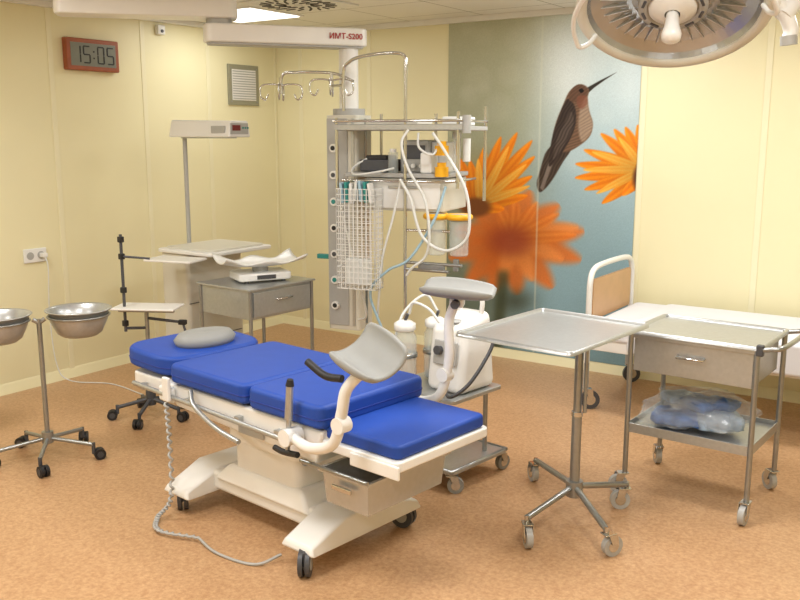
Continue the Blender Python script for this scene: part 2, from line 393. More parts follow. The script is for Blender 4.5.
def cushion(nm,x0,x1,z,th,tilt=0,w=.30,r=.06,x_=0):
    o=prism(g,nm,rrect(x0,x1,-w,w,r),-th,0,M_blue,.022,4,loc=(0,0,z),rot=(0,tilt,0))
    prism(g,nm+'_piping',rrect(x0-.002,x1+.002,-w-.002,w+.002,r),-th*.62,-th*.55,M_bluep,.002,2,loc=(0,0,z),rot=(0,tilt,0))
    return o
cushion('mattress_head',-.87,-.455,.692,.09,.03,.285,.12)
cushion('mattress_back',-.44,.095,.702,.09,0,.305,.04)
cushion('mattress_seat',.11,.55,.702,.095,0,.305,.04)
prism(g,'leg_board',rrect(.5,.91,-.275,.275,.03),.525,.565,M_plastic,.008,3)
prism(g,'mattress_leg',rrect(.5,.90,-.26,.26,.03),.565,.62,M_blue,.015,4)
box(g,'leg_board_front',(.80,-.278,.53),(.24,.012,.05),M_plastic,.004)
lathe(g,'head_pillow_ring',[(.002,.062),(.07,.07),(.12,.062),(.142,.035),(.13,.004),(.0,.0)],M_grey,(-.62,.03,.70),sc_=(.8,1.15))
def pan(p,nm,x0,x1,y0,y1,z0,z1,m,t=.02,rim=.015):
    v=[(x0+t,y0+t,z0),(x1-t,y0+t,z0),(x1-t,y1-t,z0),(x0+t,y1-t,z0),(x0,y0,z1),(x1,y0,z1),(x1,y1,z1),(x0,y1,z1),
       (x0-rim,y0-rim,z1),(x1+rim,y0-rim,z1),(x1+rim,y1+rim,z1),(x0-rim,y1+rim,z1),(x0-rim,y0-rim,z1-.012),(x1+rim,y0-rim,z1-.012),(x1+rim,y1+rim,z1-.012),(x0-rim,y1+rim,z1-.012)]
    f=[(0,1,2,3)]
    for a,b in ((0,4),(4,8),(8,12)):
        for i in range(4):f.append((a+i,b+i,b+(i+1)%4,a+(i+1)%4))
    o=mk(p,nm,v,f,m);s_=o.modifiers.new('s','SOLIDIFY');s_.thickness=.002;return o
pan(g,'fluid_basin',.52,.76,-.27,.18,.315,.452,M_basin,.012)
for y in (-.292,.20):tube(g,'basin_rail',[(.42,y,.46),(.78,y,.46)],.008,M_steeld,0)
box(g,'basin_handle',(.64,-.288,.40),(.10,.012,.02),M_chrome,.004)
box(g,'basin_carrier',(.46,0,.49),(.06,.46,.05),M_white,.008)
def legrest(nm,pts,c,yaw,roll,pitch,L=.28,e0=66):
    tube(g,nm+'_arm',pts,.021,M_plastic,8,seg=14)
    sub=sub_empty(g,nm+'_holder',c,(roll,pitch,yaw))
    n=18;k=16
    v=[];f=[]
    for i in range(k+1):
        t=i/k;x=-L/2+L*t
        r0=.092-.012*t
        ed=math.sin(pi*t)**.35 if 0<t<1 else 0
        ext=math.radians(e0-22+22*ed)
        th=.014+.022*ed
        for lay in (0,1):
            for j in range(n+1):
                a=-ext+2*ext*j/n
                e2=1-abs(2*j/n-1)**6*.75
                rr=r0+(th*e2 if lay else 0)
                v.append((x,rr*math.sin(a)*1.05,-rr*math.cos(a)*.8+.05))
    m_=n+1
    for i in range(k):
        a=i*2*m_;b=(i+1)*2*m_
        for j in range(n):
            f.append((a+j,a+j+1,b+j+1,b+j));f.append((a+m_+j,b+m_+j,b+m_+j+1,a+m_+j+1))
        f.append((a,b,b+m_,a+m_));f.append((a+n,a+m_+n,b+m_+n,b+n))
    for i in (0,k):
        a=i*2*m_
        for j in range(n):f.append((a+j,a+m_+j,a+m_+j+1,a+j+1) if i==0 else (a+j,a+j+1,a+m_+j+1,a+m_+j))
    mk(sub,'leg_shell',v,f,M_grey,True)
    box(sub,'clamp',(0,0,-.06),(.06,.05,.05),M_plastic,.01)
    cyl(sub,'knob',(0,-.05,-.065),(0,.05,-.065),.018,M_dgrey)
legrest('legrest_near',[(.42,-.335,.57),(.56,-.37,.565),(.70,-.385,.62),(.745,-.385,.74),(.765,-.38,.83),(.82,-.36,.90)],(.845,-.345,.965),math.radians(-12),math.radians(30),math.radians(12),.26,76)
legrest('legrest_far',[(.40,.335,.57),(.5,.37,.565),(.58,.375,.62),(.62,.375,.78),(.62,.37,.93),(.66,.36,1.02)],(.68,.355,1.09),math.radians(26),math.radians(6),math.radians(5),.30,60)
cyl(g,'joint_near',(.42,-.30,.57),(.42,-.375,.57),.034,M_plastic)
cyl(g,'joint_far',(.40,.30,.57),(.40,.375,.57),.034,M_plastic)
cyl(g,'knuckle_near',(.745,-.41,.70),(.745,-.36,.70),.030,M_plastic)
cyl(g,'knuckle_far',(.60,.35,.70),(.60,.40,.70),.030,M_plastic)
tube(g,'lock_lever',[(.755,-.39,.87),(.68,-.40,.87),(.59,-.40,.905)],.014,M_black,6)
cyl(g,'hand_grip_stem',(.40,-.34,.5),(.42,-.345,.66),.010,M_steel)
cyl(g,'hand_grip',(.417,-.345,.64),(.435,-.35,.785),.016,M_steel,.014)
cyl(g,'hand_grip_tip',(.434,-.35,.775),(.437,-.35,.80),.017,M_black,.012)
tube(g,'hand_lever',[(.32,-.335,.5),(.38,-.345,.5),(.47,-.35,.51)],.012,M_black,4)
tube(g,'side_handle',[(-.28,-.30,.6),(-.2,-.34,.56),(-.05,-.345,.5),(.1,-.34,.47)],.011,M_steel)
box(g,'hand_control',(-.42,-.33,.59),(.045,.02,.11),M_plastic,.006)
cp_=[]
base=catmull([(-.42,-.335,.54),(-.40,-.34,.35),(-.38,-.36,.1),(-.40,-.42,.02),(-.28,-.49,.02),(-.1,-.42,.02)],26)
for i,q in enumerate(base):
    a=i*1.5;cp_.append(q+Vector((.008*math.cos(a),.008*math.sin(a),.0)))
tube(g,'coiled_cord',cp_,.006,M_lgrey,2,seg=8)
tube(g,'power_cord',[(-.1,-.42,.02),(.06,-.44,.008),(.25,-.40,.008),(.3,-.3,.03)],.006,M_lgrey)
# ------------------------------------------------------------ mayo instrument table
g=root('mayo_instrument_table',(3.93,-2.48,0))
def tray(p,cx,cy,sx,sy,z,m):
    x,y=sx/2,sy/2
    o=[rrect(cx-x+i,cx+x-i,cy-y+i,cy+y-i,max(.03-i,.008)) for i in (0,0.004,.014,.022)]
    zs=[z-.012,z+.006,z+.006,z-.006]
    rs=[[Vector((a,b,zz)) for a,b in oo] for oo,zz in zip(o,zs)]
    rings(p,'tray_rim',rs,m,cap=False)
    prism(p,'tray_plate',o[3],z-.012,z-.006,m,0)
tr=sub_empty(g,'tray',(-.12,0,0),(0,0,math.radians(-6)))
tray(tr,0,0,.57,.72,.865,M_steel)
box(tr,'support_bar',(.02,0,.84),(.44,.03,.02),M_steeld,.003)
box(tr,'support_bar_2',(.12,0,.84),(.03,.5,.02),M_steeld,.003)
cyl(g,'column',(0,0,.13),(0,0,.84),.018,M_steeld)
cyl(g,'column_sleeve',(0,0,.13),(0,0,.5),.022,M_steeld)
cyl(g,'column_collar',(0,0,.49),(0,0,.51),.025,M_chrome)
tube(g,'tray_stay',[(.035,0,.51),(.035,0,.83)],.008,M_steeld,0)
cyl(g,'hub',(0,0,.12),(0,0,.19),.038,M_steeld)
for i,(x,y) in enumerate(((-.33,.30),(-.07,-.33),(.25,-.25),(.15,.26))):
    tube(g,'leg_%d'%i,[(0,0,.165),(x,y,.118)],.014,M_steeld,0)
    castor(g,'castor_%d'%i,x,y,.13,.045,M_lgrey,math.atan2(y,x)+.9*i)
# ------------------------------------------------------------ instrument trolley
g=root('instrument_trolley',(4.30,-1.83,0),math.radians(-3))
w,d=.285,.225
for i,(x,y) in enumerate(((-w,-d),(w,-d),(w,d),(-w,d))):
    tube(g,'leg_%d'%i,[(x,y,.1),(x,y,.80)],.0125,M_steeld,0,seg=14)
    castor(g,'castor_%d'%i,x,y,.12,.045,M_lgrey,[3.8,-1.6,2.4,2.2][i])
tray(g,0,0,.61,.48,.80,M_steel)
box(g,'drawer_box',(0,0,.70),(.53,.41,.175),M_steel,.003)
box(g,'drawer_front',(0,-.215,.695),(.54,.014,.165),M_steel,.003)
tube(g,'drawer_handle',[(-.06,-.223,.715),(-.06,-.248,.71),(.06,-.248,.71),(.06,-.223,.715)],.006,M_chrome,0)
prism(g,'shelf',rrect(-w,w,-d,d,.01),.315,.33,M_steel,.002)
for s_ in (-1,1):
    box(g,'shelf_lip_%d'%s_,(0,s_*d,.33),(2*w,.005,.045),M_steel,.001)
    box(g,'top_rail_%d'%s_,(0,s_*d,.785),(2*w,.012,.03),M_steel,.002)
box(g,'shelf_lip_l',(-w,0,.33),(.005,2*d,.045),M_steel,.001);box(g,'shelf_lip_r',(w,0,.33),(.005,2*d,.045),M_steel,.001)
tube(g,'push_handle',[(w,-d,.79),(w+.05,-d,.80),(w+.10,-d+.03,.81),(w+.10,d-.03,.81),(w+.05,d,.80),(w,d,.79)],.011,M_steeld,4)
box(g,'corner_cap',(w+.01,-d,.79),(.03,.03,.05),M_dgrey,.005)
# bags: folded drapes inside clear film
g=root('plastic_bags',(4.29,-1.84,.338))
def bag(nm,c,s,seed,m,rz=0,amp=.2,flat=True,sub=4,tilt=0):
    bm=bmesh.new();bmesh.ops.create_icosphere(bm,subdivisions=sub,radius=1)
    for v in bm.verts:
        p=v.co.copy();n1=noise.fractal(p*1.5+Vector((seed,seed,0)),1,2,2)
        n2=abs(noise.noise(p*3.2+Vector((seed,3,1))))
        k_=1+amp*n1+.16*n2
        mx=max(abs(p.x),abs(p.y));r_=math.hypot(p.x,p.y)+1e-6
        f_=(r_/max(mx,1e-6))**.85
        zz=math.copysign(abs(p.z)**.6,p.z)
        v.co=Vector((p.x*k_*s[0]*f_,p.y*k_*s[1]*f_,max(zz,-.75)*s[2]*(1+.35*n1+.3*n2)))
    me=bpy.data.meshes.new(nm);bm.to_mesh(me);bm.free();me.materials.append(m)
    for f in me.polygons:f.use_smooth=not flat
    o=bpy.data.objects.new(nm,me);COL.objects.link(o);o.parent=g;o.location=c;o.rotation_euler=(tilt,0,rz)
bag('drape_pack_a',(-.07,-.05,.04),(.13,.10,.034),3.3,M_bagin,.1,.12,False)
bag('drape_pack_b',(.09,-.04,.05),(.10,.09,.038),7.7,M_bagwhite,.5,.12,False)
bag('drape_pack_c',(-.03,.02,.10),(.12,.07,.03),2.2,M_bagin,-.5,.12,False)
bag('drape_pack_d',(.09,.02,.115),(.07,.05,.025),12.2,M_bagin,-.3,.12,False)
bag('drape_pack_e',(-.12,.03,.115),(.07,.06,.022),22.2,M_bagwhite,.8,.12,False)
bag('film_a',(-.05,-.03,.058),(.19,.145,.055),1.3,M_bag,.15,.2,True,4)
bag('film_b',(.07,-.01,.085),(.16,.13,.06),5.1,M_bag,-.35,.25,True,4)
bag('film_c',(-.03,.03,.12),(.15,.10,.04),9.4,M_bag,.6,.25,True,4)
# ------------------------------------------------------------ hospital bed by the wall
g=root('hospital_bed',(3.33,-.5,0))
tube(g,'headboard_frame',[(0,-.40,.30),(0,-.40,.70),(0,-.39,.82),(0,-.34,.88),(0,-.2,.90),(0,.15,.90),(0,.29,.88),(0,.34,.82),(0,.35,.70),(0,.35,.30)],.018,M_plastic,6,seg=14)
prism(g,'headboard_panel',rrect(-.355,.305,.56,.82,.03),-.01,.01,M_beige,.004,2,rot=(pi/2,0,pi/2))
for y in (-.40,.35):
    tube(g,'post',[(0,y,.12),(0,y,.45)],.018,M_lgrey,0)
    castor(g,'castor',0,y,.14,.06,M_dgrey,.6,False)
    tube(g,'post_foot',[(2.0,y,.12),(2.0,y,.8)],.018,M_lgrey,0);castor(g,'castor_foot',2.0,y,.14,.06,M_dgrey,.6)
box(g,'side_frame_near',(1.0,-.385,.42),(1.98,.03,.07),M_white,.006)
box(g,'side_frame_far',(1.0,.345,.42),(1.98,.03,.07),M_white,.006)
prism(g,'mattress',rrect(.03,1.97,-.42,.37,.05),.45,.575,M_sheet,.03,4)
prism(g,'sheet_overhang',rrect(.25,1.9,-.432,.375,.04),.40,.583,M_sheet,.02,3)
# ------------------------------------------------------------ basin stands
def basin_stand(x,y,ang,two=True):
    g=root('wash_basin_stand',(x,y,0))
    cyl(g,'pole',(0,0,.10),(0,0,.76),.013,M_steeld)
    cyl(g,'hub',(0,0,.09),(0,0,.15),.03,M_steeld)
    for i in range(5):
        a=ang+i*2*pi/5;ex,ey=.25*math.cos(a),.25*math.sin(a)
        tube(g,'leg_%d'%i,[(0,0,.115),(ex,ey,.085)],.011,M_steeld,0)
        castor(g,'castor_%d'%i,ex,ey,.095,.03,M_black,a+.6,True,M_dgrey)
    for s_ in ((1,-1) if two else (1,)):
        cx,cy=s_*.10,s_*.17
        ring=[(cx+.155*math.cos(t*2*pi/32),cy+.155*math.sin(t*2*pi/32),.765) for t in range(32)]
        tube(g,'ring_%d'%s_,ring,.006,M_steeld,1,True,8)
        lathe(g,'bowl_%d'%s_,[(.0,.655),(.09,.657),(.115,.675),(.145,.74),(.152,.79),(.168,.795),(.17,.799),(.165,.802),(.148,.796),(.140,.745),(.112,.683),(.088,.664),(0,.662)],M_steel,(cx,cy,0),seg=48)
        tube(g,'arm_%d'%s_,[(0,0,.74),(cx*.15,cy*.15,.76)],.012,M_steeld,0)
basin_stand(1.30,-3.33,.5)
basin_stand(.62,-3.62,-.2,False)
# ------------------------------------------------------------ tray stand
g=root('adjustable_tray_stand',(1.20,-2.55,0))
cyl(g,'pole',(0,0,.10),(0,0,.66),.013,M_steeld)
cyl(g,'hub',(0,0,.08),(0,0,.17),.03,M_dgrey)
for i in range(5):
    a=.2+i*2*pi/5;ex,ey=.2*math.cos(a),.2*math.sin(a)
    tube(g,'leg_%d'%i,[(0,0,.12),(ex,ey,.075)],.012,M_dgrey,0)
    castor(g,'castor_%d'%i,ex,ey,.09,.03,M_black,a,True,M_dgrey)
box(g,'tray_plate',(.04,-.02,.695),(.38,.20,.012),M_white,.004,(0,0,.5))
box(g,'tray_bar',(.06,-.05,.68),(.34,.02,.02),M_steeld,.003,(0,0,.5))
cyl(g,'side_pole',(-.06,-.11,.55),(-.06,-.11,1.13),.009,M_dgrey)
for z in (.6,.8,1.0,1.10):box(g,'clamp',(-.06,-.11,z),(.03,.03,.035),M_black,.005)
tube(g,'cross_arm',[(-.06,-.11,1.0),(.09,-.03,.99)],.007,M_dgrey,0)
tube(g,'low_arm',[(-.06,-.11,.57),(0,0,.56)],.009,M_dgrey,0)
tube(g,'low_arm_b',[(0,0,.62),(.2,.1,.60),(.22,.11,.52)],.009,M_dgrey,0)
box(g,'grip',(.2,.1,.60),(.05,.03,.03),M_black,.006,(0,0,.5))
# ------------------------------------------------------------ infant warmer
g=root('infant_warmer',(1.0,-1.77,0))
prism(g,'bed_plate',rrect(-.28,.24,-.28,.31,.04),.93,.955,M_white,.008,3)
prism(g,'mattress_pad',rrect(-.24,.20,-.24,.27,.04),.95,.968,M_cream,.008,3)
prism(g,'cabinet',rrect(-.26,.0,-.26,.25,.03),.12,.93,M_cream,.01)
box(g,'drawer_line',(0.003,-.02,.6),(.004,.48,.004),M_dgrey,0)
box(g,'drawer_line_2',(0.003,-.02,.35),(.004,.48,.004),M_dgrey,0)
box(g,'base',(-.05,0,.1),(.5,.6,.05),M_white,.01)
for x in (-.25,.15):
    for y in (-.25,.25):castor(g,'castor',x,y,.1,.035,M_dgrey,.4)
cyl(g,'pole',(-.26,0,.1),(-.26,0,1.72),.015,M_lgrey)
box(g,'pole_clamp',(-.24,0,.90),(.08,.06,.08),M_white,.008)
h0,h1=1.685,1.80
mk(g,'heater_head',[(-.31,-.10,h0),(.26,-.10,h0),(.26,.10,h0),(-.31,.10,h0),(-.31,-.07,h1),(.26,-.08,h1-.01),(.26,.08,h1-.01),(-.31,.07,h1)],[(0,3,2,1),(4,5,6,7),(0,1,5,4),(1,2,6,5),(2,3,7,6),(3,0,4,7)],M_plastic,bev=.012,seg=3)
box(g,'head_panel',(.263,-.01,1.74),(.006,.16,.07),M_lgrey,.002)
box(g,'display',(.269,-.04,1.745),(.004,.07,.035),M_reddisp,.001)
for i in range(3):cyl(g,'button_%d'%i,(.266,.02+i*.022,1.745),(.271,.02+i*.022,1.745),.006,M_teal)
box(g,'front_label',(.16,-.095,1.735),(.12,.012,.045),M_lgrey,.001)
box(g,'reflector',(-.02,-.01,h0-.003),(.4,.12,.008),M_steel,.001)
box(g,'side_shelf',(.09,-.44,.925),(.34,.20,.016),M_white,.006,(0,0,.25))
tube(g,'shelf_arm',[(.05,-.25,.91),(.07,-.40,.91)],.012,M_steeld,0)
# ------------------------------------------------------------ steel cabinet + baby scale
g=root('steel_cabinet',(1.545,-1.96,0),math.radians(-4))
box(g,'top',(0,0,.795),(.49,.56,.012),M_steel,.003)
box(g,'body',(0,0,.70),(.45,.52,.175),M_steel,.003)
box(g,'drawer_front',(.23,0,.70),(.012,.48,.15),M_steel,.003)
tube(g,'handle',[(.236,-.06,.72),(.258,-.06,.72),(.258,.06,.72),(.236,.06,.72)],.005,M_chrome,0)
for i,(x,y) in enumerate(((-.225,-.26),(.225,-.26),(.225,.26),(-.225,.26))):
    tube(g,'leg_%d'%i,[(x,y,.08),(x,y,.798)],.012,M_steeld,0);castor(g,'castor_%d'%i,x,y,.1,.037,M_tyre,.5*i)
box(g,'lower_shelf',(0,0,.3),(.45,.52,.012),M_steel,.002)
g=root('baby_scale',(1.56,-1.94,.802),math.radians(62))
prism(g,'scale_body',rrect(-.17,.17,-.12,.12,.03),.012,.06,M_plastic,.012,3)
for x in (-.12,.12):
    for y in (-.09,.09):cyl(g,'foot',(x,y,0),(x,y,.02),.014,M_dgrey)
box(g,'scale_display',(-.0,-.122,.036),(.12,.006,.025),M_dgrey,.001)
cyl(g,'scale_post',(0,0,.055),(0,0,.095),.05,M_lgrey)
n=26;k=14;v=[];f=[]
for i in range(n+1):
    t=i/n*2-1
    for j in range(k+1):
        s_=j/k*2-1
        wdt=.135+.018*math.cos(t*pi*2)
        zz=.095+.03*abs(t)**2.0+.045*abs(s_)**2.4*(.7+.3*math.cos(t*pi*2))
        v.append((t*.26,s_*wdt,zz))
for i in range(n):
    for j in range(k):
        a=i*(k+1)+j;f.append((a,a+k+1,a+k+2,a+1))
o=mk(g,'scale_tray',v,f,M_plastic,True);m_=o.modifiers.new('s','SOLIDIFY');m_.thickness=.008
# ------------------------------------------------------------ suction machine
g=root('suction_machine',(3.14,-2.30,0),math.radians(-8))
for i,(x,y) in enumerate(((-.2,-.2),(.2,-.2),(.2,.2),(-.2,.2))):
    castor(g,'castor_%d'%i,x,y,.1,.04,M_tyre,.7*i,False)
prism(g,'base_shelf',rrect(-.24,.24,-.23,.23,.03),.1,.12,M_steel,.004)
tube(g,'base_frame',[(-.23,-.22,.115),(.23,-.22,.115),(.23,.22,.115),(-.23,.22,.115)],.012,M_steeld,0,True)
for x in (-.19,.17):tube(g,'upright',[(x,.12,.12),(x,.12,.6)],.012,M_steeld,0)
prism(g,'mid_shelf',rrect(-.24,.22,-.2,.2,.03),.44,.46,M_steel,.004)
mk(g,'pump_body',[(-.03,-.12,.46),(.20,-.12,.46),(.20,.17,.46),(-.03,.17,.46),(-.03,-.08,.78),(.18,-.06,.80),(.18,.15,.85),(-.03,.15,.85)],[(0,3,2,1),(4,5,6,7),(0,1,5,4),(1,2,6,5),(2,3,7,6),(3,0,4,7)],M_plastic,bev=.04,seg=5)
box(g,'pump_panel',(.09,-.106,.66),(.14,.012,.12),M_lgrey,.006,(-.13,0,0))
cyl(g,'pump_dial',(.06,-.112,.67),(.06,-.135,.674),.022,M_dgrey)
cyl(g,'pump_valve',(.13,-.112,.67),(.13,-.130,.674),.016,M_yel)
tube(g,'carry_handle',[(0.02,.1,.82),(.02,.1,.91),(.08,.1,.94),(.15,.1,.91),(.15,.1,.82)],.012,M_plastic)
lathe(g,'gauge',[(0,.01),(.03,.01),(.033,.005),(.033,0),(0,0)],M_lgrey,(.09,-.03,.80))
for i,(x,y) in enumerate(((-.17,-.11),(-.11,.06))):
    lathe(g,'jar_%d'%i,[(0,.47),(.055,.47),(.06,.48),(.06,.70),(.045,.73),(.045,.745)],M_glass,(x,y,0),seg=28)
    lathe(g,'jar_lid_%d'%i,[(.05,.735),(.055,.74),(.055,.77),(.03,.785),(0,.787)],M_plastic,(x,y,0),seg=28)
    lathe(g,'jar_clamp_%d'%i,[(.061,.60),(.065,.60),(.065,.62),(.061,.62)],M_steeld,(x,y,0),seg=28)
    lathe(g,'jar_level_%d'%i,[(0,.475),(.05,.475),(.05,.50),(0,.50)],M_lgrey,(x,y,0),seg=28)
    cyl(g,'jar_nozzle_%d'%i,(x,y,.78),(x+.02,y,.82),.008,M_dgrey)
tube(g,'hose_a',[(-.15,-.1,.82),(-.12,-.1,.88),(-.02,-.1,.86),(.04,-.09,.80)],.007,M_hose)
tube(g,'hose_b',[(-.10,.06,.82),(-.15,.02,.90),(-.2,-.1,.80),(-.2,-.16,.6),(-.12,-.2,.5)],.007,M_hose)
tube(g,'hose_c',[(.1,-.13,.5),(.2,-.2,.48),(.27,-.14,.55),(.28,0,.68),(.27,.05,.76)],.009,M_dgrey)
cyl(g,'rod',(-.19,-.19,.12),(-.19,-.19,.66),.007,M_steeld)
# ------------------------------------------------------------ ceiling pendant
PX,PY=1.94,-1.50
g=root('ceiling_pendant',(PX,PY,0),math.radians(12))
R=Matrix.Rotation(-math.radians(12),3,'Z')
def loc_(x,y):
    q=R@Vector((x-PX,y-PY,0));return (q.x,q.y,0)
for nm,a,b,z,h,w in (('arm_lower',(1.47,-2.13),(1.95,-1.49),2.285,.105,.18),('arm_upper',(.93,-2.72),(1.47,-2.13),2.43,.13,.21)):
    a_=Vector(a);b_=Vector(b);dd=b_-a_;Ln=dd.length;ang=math.atan2(dd.y,dd.x)
    ar=sub_empty(g,nm,loc_(*a),(0,0,ang-math.radians(12)))
    prism(ar,nm+'_beam',rrect(-w/2,Ln+w/2,-w/2,w/2,.05,6),z-h/2,z+h/2,M_white,.012,3)
    if nm=='arm_lower':
        prism(ar,'arm_under_plate',rrect(-w/2+.02,Ln+w/2-.02,-w/2+.02,w/2-.02,.04,6),z-h/2-.012,z-h/2,M_lgrey,.003)
        text(ar,'arm_lettering','\u0418\u041c\u0422-S200',.046,(Ln-.055,-w/2-.004,z),(pi/2,0,0),M_red)
q=loc_(1.47,-2.13);cyl(g,'pivot',(q[0],q[1],2.32),(q[0],q[1],2.38),.075,M_lgrey,seg=32)
q=loc_(.93,-2.72);cyl(g,'ceiling_mount',(q[0],q[1],2.46),(q[0],q[1],HC),.12,M_white,seg=32)
cyl(g,'drop_tube',(0,0,1.80),(0,0,2.23),.06,M_white,seg=32)
cyl(g,'drop_flange',(0,0,1.82),(0,0,1.86),.10,M_lgrey,seg=32)
prism(g,'service_column',rrect(-.11,.11,-.11,.11,.025),.47,1.82,M_cream,.004)
box(g,'column_channel',(.075,-.112,1.15),(.02,.006,1.3),M_steel,.001)
box(g,'column_face',(-.03,-.113,1.15),(.14,.006,1.30),M_lgrey,.002)
box(g,'side_groove',(.112,0,1.15),(.004,.03,1.3),M_steeld,.001)
for i in range(7):
    z=1.62-i*.165
    cyl(g,'gas_outlet_%d'%i,(-.05,-.116,z),(-.05,-.135,z),.026,M_white,seg=24)
    cyl(g,'gas_socket_%d'%i,(-.05,-.135,z),(-.05,-.14,z),.014,[M_black,M_dgrey,M_teal][i%3],seg=20)
rk=sub_empty(g,'rack',(.10,0,0))
yf,yb=-.30,.16
TZ=1.75
for nm,x,y,z0,z1 in (('fl',-.04,yf,1.36,TZ+.05),('fm',.40,yf,.56,2.12),('fr',.72,yf,1.40,TZ+.08),('bl',.05,yb,1.3,TZ+.08),('br',.74,yb,1.3,TZ+.12),('bm',.42,yb,1.3,TZ+.08)):
    cyl(rk,'pole_'+nm,(x,y,z0),(x,y,z1),.010,M_chrome)
prism(rk,'top_shelf',rrect(-.05,.76,yf,yb,.02),TZ-.025,TZ,M_lgrey,.004)
box(rk,'top_shelf_front',(.355,yf-.004,TZ-.005),(.82,.012,.035),M_steel,.003)
tube(rk,'top_rail',[(-.05,yf-.03,TZ+.03),(.75,yf-.03,TZ+.03),(.75,yb,TZ+.03)],.008,M_chrome,0)
box(rk,'top_box',(.64,-.05,TZ+.03),(.14,.2,.05),M_plastic,.006)
box(rk,'top_device',(.26,-.05,TZ+.02),(.34,.25,.035),M_cream,.006)
cyl(rk,'end_knob',(.77,yf,TZ-.04),(.77,yf,TZ+.06),.025,M_lgrey)
prism(rk,'mid_shelf',rrect(.0,.64,yf,yb,.02),1.455,1.48,M_lgrey,.004)
box(rk,'drawer_unit',(.38,-.07,1.355),(.50,.42,.19),M_cream,.006)
box(rk,'drawer_front',(.39,-.285,1.355),(.44,.012,.16),M_white,.004)
box(rk,'drawer_pull',(.39,-.295,1.40),(.2,.012,.015),M_steel,.003)
tube(rk,'mid_rail',[(.0,yf-.02,1.435),(.66,yf-.02,1.435),(.68,yb,1.435)],.008,M_chrome,0)
box(rk,'monitor_body',(.18,-.12,1.52),(.22,.2,.07),M_dgrey,.008)
box(rk,'monitor_top',(.17,-.12,1.565),(.14,.16,.03),M_black,.008)
box(rk,'ventilator',(.40,-.06,1.575),(.18,.2,.19),M_lgrey,.01)
box(rk,'ventilator_panel',(.40,-.163,1.60),(.14,.006,.08),M_dgrey,.002)
for i in range(3):cyl(rk,'dial_%d'%i,(.35+i*.05,-.165,1.52),(.35+i*.05,-.182,1.52),.013,M_white)
cyl(rk,'flask',(.29,-.22,1.48),(.29,-.22,1.60),.03,M_glass)
cyl(rk,'flask_cap',(.29,-.22,1.60),(.29,-.22,1.62),.02,M_plastic)
box(rk,'vaporizer',(.51,-.2,1.54),(.07,.12,.12),M_plastic,.01)
box(rk,'white_case',(.54,-.02,1.57),(.10,.18,.18),M_plastic,.01)
for z in (1.50,1.62):cyl(rk,'yellow_filter',(.62,-.29,z-.035),(.62,-.29,z+.02),.040,M_yel,seg=24);cyl(rk,'yellow_cap',(.62,-.29,z+.02),(.62,-.29,z+.045),.026,M_yel)
cyl(rk,'flow_meter',(.68,-.2,1.5),(.68,-.2,1.68),.022,M_glass);cyl(rk,'flow_meter_top',(.68,-.2,1.68),(.68,-.2,1.72),.026,M_lgrey)
cyl(rk,'flow_meter_b',(.74,-.2,1.55),(.74,-.2,1.68),.022,M_hose)
for i,x in enumerate((.58,.72)):
    lathe(rk,'suction_jar_%d'%i,[(0,1.01),(.05,1.01),(.055,1.02),(.058,1.20),(.058,1.21)],M_glass,(x,-.26,0),seg=28)
    tube(rk,'jar_ring_%d'%i,[(x+.062*math.cos(t*pi/12),-.26+.062*math.sin(t*pi/12),1.235) for t in range(24)],.018,M_yel,1,True,10)
    lathe(rk,'jar_lid_%d'%i,[(.056,1.225),(.05,1.25),(0,1.255)],M_lgrey,(x,-.26,0),seg=28)
tube(rk,'jar_bar',[(.40,-.29,1.15),(.78,-.28,1.15)],.008,M_chrome,0)
for z,w_ in ((.96,.36),(.92,.28)):tube(rk,'low_rack',[(.40,yf,z),(.40+w_,yf-.02,z)],.010,M_steeld,0)
box(rk,'low_clamp',(.57,-.31,.94),(.16,.03,.03),M_steeld,.004);box(rk,'low_clamp_b',(.72,-.31,.96),(.03,.03,.07),M_steeld,.004)
def basket(x0,x1,y0,y1,z0,z1):
    v=[];e=[]
    def seg_(a,b):v.extend([a,b]);e.append((len(v)-2,len(v)-1))
    nx=9;nz=18;ny=4
    for i in range(nx+1):
        x=x0+(x1-x0)*i/nx
        for y in (y0,y1):seg_((x,y,z0),(x,y,z1))
        seg_((x,y0,z0),(x,y1,z0))
    for i in range(ny+1):
        y=y0+(y1-y0)*i/ny
        for x in (x0,x1):seg_((x,y,z0),(x,y,z1))
    for j in range(nz+1):
        z=z0+(z1-z0)*j/nz
        for y in (y0,y1):seg_((x0,y,z),(x1,y,z))
        for x in (x0,x1):seg_((x,y0,z),(x,y1,z))
    V=[];F=[]
    t=.0019
    for a,b in e:
        A=Vector(v[a]);B=Vector(v[b]);d=(B-A).normalized()
        u=Vector((0,0,1)) if abs(d.z)<.5 else Vector((1,0,0));w_=d.cross(u).normalized();u=w_.cross(d)
        s0=len(V)
        for P in (A,B):
            for sx,sy in ((-1,-1),(1,-1),(1,1),(-1,1)):V.append(P+u*t*sx+w_*t*sy)
        for j in range(4):F.append((s0+j,s0+(j+1)%4,s0+4+(j+1)%4,s0+4+j))
    mk(rk,'wire_basket',V,F,M_plastic)
basket(.01,.26,-.42,-.31,.80,1.39)
for i in range(7):
    x=.03+i*.03
    box(rk,'packet_%d'%i,(x,-.365,1.36+.02*random.random()),(.016,.06,.12),[M_hoseb,M_teal,M_white,M_hose][i%4],.004,(0,.15*random.uniform(-1,1),0))
box(rk,'basket_papers',(.13,-.37,.90),(.16,.05,.16),M_hose,.01)
